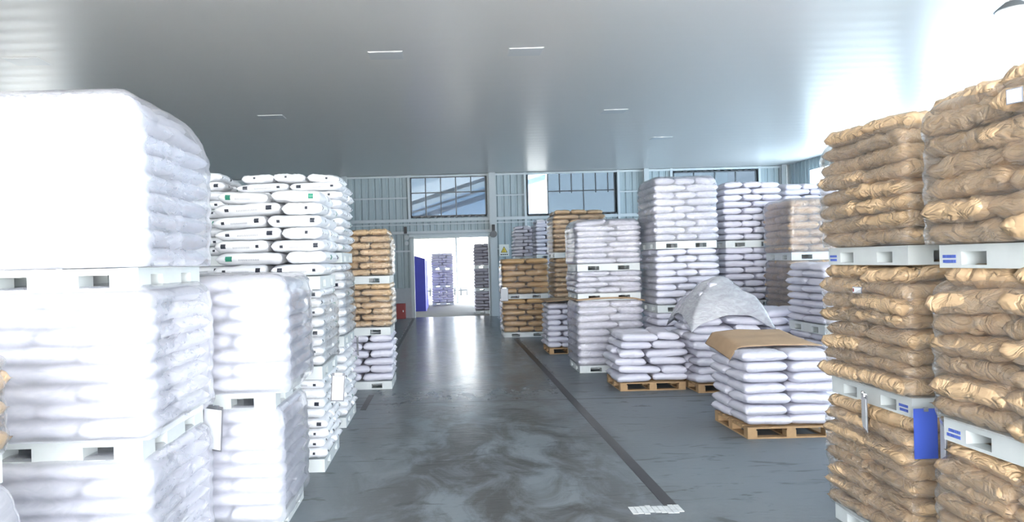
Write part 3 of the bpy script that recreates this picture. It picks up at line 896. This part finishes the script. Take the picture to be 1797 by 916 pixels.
for i, B in enumerate(BOXES):
    if not B['film']: continue
    mb = MB(); mb.v, mb.f = film_mesh(B['w'], B['d'], B['h'], B['n'], i, B['taper'], B['t0'], B['film'] in ('film_thick', 'film_hazy'), gap=.03 if B['film'] == 'film_thick' else .02 if B['film'] == 'film_tan' else .0, crumple=.009 if B['film'] == 'film_thick' else .012)
    o = mb.obj('stretch_film', B['film'], smooth=True)
    o.location = (B['cx'], B['cy'], B['z'] + .025); o.rotation_euler[2] = B['rot']
    tag(o, f'clear stretch film round the {B["tier"] + " load of the " if B["tier"] else ""}{B["desc"]}', 'plastic film', 'stretch film wraps')

# ------------------------------------------------------------------ sheets, boards, tags
def sheet(name, x0, x1, y0, y1, zf, mat, label, cat, th=.012, n=24):
    v, f = [], []
    for s_ in (0, 1):
        for j in range(n + 1):
            for i in range(n + 1):
                x = x0 + (x1 - x0) * i / n; y = y0 + (y1 - y0) * j / n
                v.append((x, y, zf(i / n, j / n) + s_ * th))
    m = n + 1; L = m * m
    for j in range(n):
        for i in range(n):
            a = j * m + i
            f.append((a, a + m, a + m + 1, a + 1)); f.append((L + a, L + a + 1, L + a + m + 1, L + a + m))
    for i in range(n):
        a, b_ = i, i + 1; f.append((a, b_, L + b_, L + a))
        a, b_ = n * m + i, n * m + i + 1; f.append((b_, a, L + a, L + b_))
        a, b_ = i * m, (i + 1) * m; f.append((b_, a, L + a, L + b_))
        a, b_ = i * m + n, (i + 1) * m + n; f.append((a, b_, L + b_, L + a))
    mb = MB(); mb.v, mb.f = v, f
    return tag(mb.obj(name, mat, smooth=True), label, cat)
def cover_z(u, v):
    k = max(0, (.09 - u) / .09); e = max(0, (u - .9) / .1)
    return 1.155 + .12 * v ** .8 * (1 - e) + .02 * math.sin(math.pi * u) - .16 * k + .012 * noise.noise(Vector((u * 4, v * 4, 1)))
sheet('cover_sheet', 3.78, 5.02, 9.16, 10.02, cover_z, 'cardboard', 'brown paper cover sheet lying over the low white stack', 'cover sheet')
def drape_z(u, v):
    dx, dy = (u - .5) / .5, (v - .5) / .5
    r = max(abs(dx), abs(dy)) * .6 + math.hypot(dx, dy) * .4
    r = math.sqrt(r * r + .05)
    z = 2.16 - .66 * r - .10 * max(0, r - .75) ** 2 * 16
    return z + .05 * noise.noise(Vector((u * 5, v * 5, 3))) + .04 * abs(noise.noise(Vector((u * 2.5 + 4, v * 7, 8))))
sheet('plastic_sheet', 4.24, 5.72, 11.86, 13.2, drape_z, 'film_drape', 'cloudy plastic sheet draped over the peaked heap of white sacks', 'plastic sheet', th=.003, n=48)
sheet('divider_board', 2.72, 4.15, 14.28, 15.6, lambda u, v: 1.525 - .0 + .035 * math.sin(math.pi * u) * (1 - v) - .06 * max(0, u - .85) * 4, 'cardboard', 'wavy brown board between loads of the hazy wrapped stack', 'board', th=.03)
sheet('divider_board', 2.55, 3.65, 17.3, 18.55, lambda u, v: 1.33 + .03 * math.sin(math.pi * u), 'cardboard', 'thin brown board on the low stack behind the hazy one', 'board', th=.02)

def clipboard(loc, rz, w, h, face, label, tilt=0, paper=True):
    o = empty('clipboard', loc, rz); o.rotation_euler[1] = tilt
    MB().box(-w / 2, w / 2, 0, .006, -h, 0).obj('board', face, o, bevel=.002)
    bd = o.children[0]
    if paper: MB().box(-w / 2 + .012, w / 2 - .012, -.004, -.001, -h + .015, -.03).obj('paper', 'paper', bd)
    cw = .28 if paper else .08
    MB().box(-w * cw, w * cw, -.012, .010, -.02, .006).cyl((-.012, -.01, .006), (.012, -.01, .006), .006).obj('clip', 'steel', bd)
    tag(o, label, 'clipboard', 'clipboards hung on stacks')
    return o
def ray(px, py, y):
    """World point at depth y seen at photo pixel (px, py); used to read off positions."""
    dv = rot3 @ Vector(((px - 781) / 1200, -(py - 461) / 1200, -1))
    return org + dv * (y / dv.y)
p = ray(374, 712, 5.75); clipboard(p, R(-20), .20, .38, 'board_grey', 'white paper on a clipboard hung beside the huge wrapped stack', R(4))
p = ray(594, 655, 7.80); clipboard(p, R(12), .15, .32, 'board_grey', 'clipboard with black edge hung on the printed stack', R(4))
p = ray(1624, 717, 5.02); clipboard(p, 0, .175, .37, 'board_blue', 'bright blue board hung on the front corner of the brown stack', 0, paper=False)
p = ray(1505, 690, 5.60); clipboard((3.40, p.y, p.z), R(-112), .22, .30, 'board_grey', 'clipboard seen edge-on at the side of the brown stack')
p = ray(1655, 738, 4.68); clipboard(p, R(-117), .20, .44, 'board_grey', 'clipboard seen edge-on between the two big brown stacks', R(3))
p = ray(627, 590, 13.0); clipboard(p, R(-72), .16, .36, 'board_grey', 'small clipboard on the left end of the brown-over-white stack')
p = ray(1007, 535, 16.9); clipboard(p, R(20), .10, .50, 'board_grey', 'narrow white board leaning on the low stack behind the hazy one', R(6))
p = ray(885, 505, 21.3); clipboard(p, 0, .24, .42, 'board_grey', 'white notice on the left corner of the brown stack by the doorway')

def note(loc, rz, w, h, label, red=False):
    o = empty('paper_label', loc, rz)
    MB().box(-w / 2, w / 2, 0, .004, -h / 2, h / 2).obj('sheet', 'ink_grey', o)
    MB().box(-w / 2 + .006, w / 2 - .006, -.003, 0, -h / 2 + .006, h / 2 - .006).obj('face', 'paper', o)
    if red: MB().box(-w / 2 + .01, -w / 2 + .02, -.005, -.003, -h / 4, h / 4).obj('stripe', 'red_paint', o)
    tag(o, label, 'label')
note(ray(1780, 168, 3.79), R(-72), .085, .085, 'square white paper label near the top of the right-edge brown stack')
note(ray(1504, 509, 5.68), R(-80), .10, .055, 'small white and red ticket on the middle load of the blue-board stack', True)

# blue print on pallet blocks of the brown stacks and small marks
def block_print(x, y, z, rz, parent_label):
    pal = min((o for o in COL.objects if o.name.startswith('plastic_pallet')), key=lambda o: (o.location - Vector((x, y, z))).length)
    return pal
def print_on(stack_x, y_c, zlev, yoff, zname):
    pal = min((o for o in COL.objects if o.name.startswith('plastic_pallet')), key=lambda o: (o.location - Vector((stack_x, y_c, zlev))).length)
    mb = MB(); rr = random.Random(int(zlev * 100) + int(y_c * 10))
    for row in range(2):
        yy = yoff
        while yy < yoff + .09:
            g = rr.uniform(.008, .018)
            mb.box(-.504, -.5005, yy, yy + g, .085 - row * .032 - .02, .085 - row * .032)
            yy += g + .004
    mb.obj('print', 'print_blue', pal)
print_on(3.87, 3.98, 2.28, .37, 'a'); print_on(3.87, 3.98, 1.14, .37, 'a')
print_on(4.05, 5.67, 2.29, .38, 'b'); print_on(4.05, 5.67, 1.14, -.46, 'b')

# blue tarpaulin-covered load in the yard, left side of the doorway
mb = MB()
n = 14; v = []; f = []
W_, D_, H_ = 1.3, 4.2, 2.75
secs = []
for j in range(n + 1):
    y = D_ * j / n
    top = H_ - .10 * j / n
    row = [(-W_, y, 0), (-W_, y, top), (-W_ * .5, y, top + .1), (0, y, top - .1), (.03 * math.sin(j * 1.7), y, top * .55), (.05 * math.sin(j * 2.3), y, 0)]
    secs.append(row)
for row in secs: mb.v += row
for j in range(n):
    for i in range(5):
        a = j * 6 + i; mb.f.append((a, a + 1, a + 7, a + 6))
mb.f.append((5, 4, 3, 2, 1, 0)); mb.f.append(tuple(n * 6 + i for i in range(6)))
o = mb.obj('tarpaulin_load', 'tarp_blue', loc=(-1.02, 34.5, -.02))
tag(o, 'load under a blue tarpaulin in the yard, through the doorway', 'covered load')
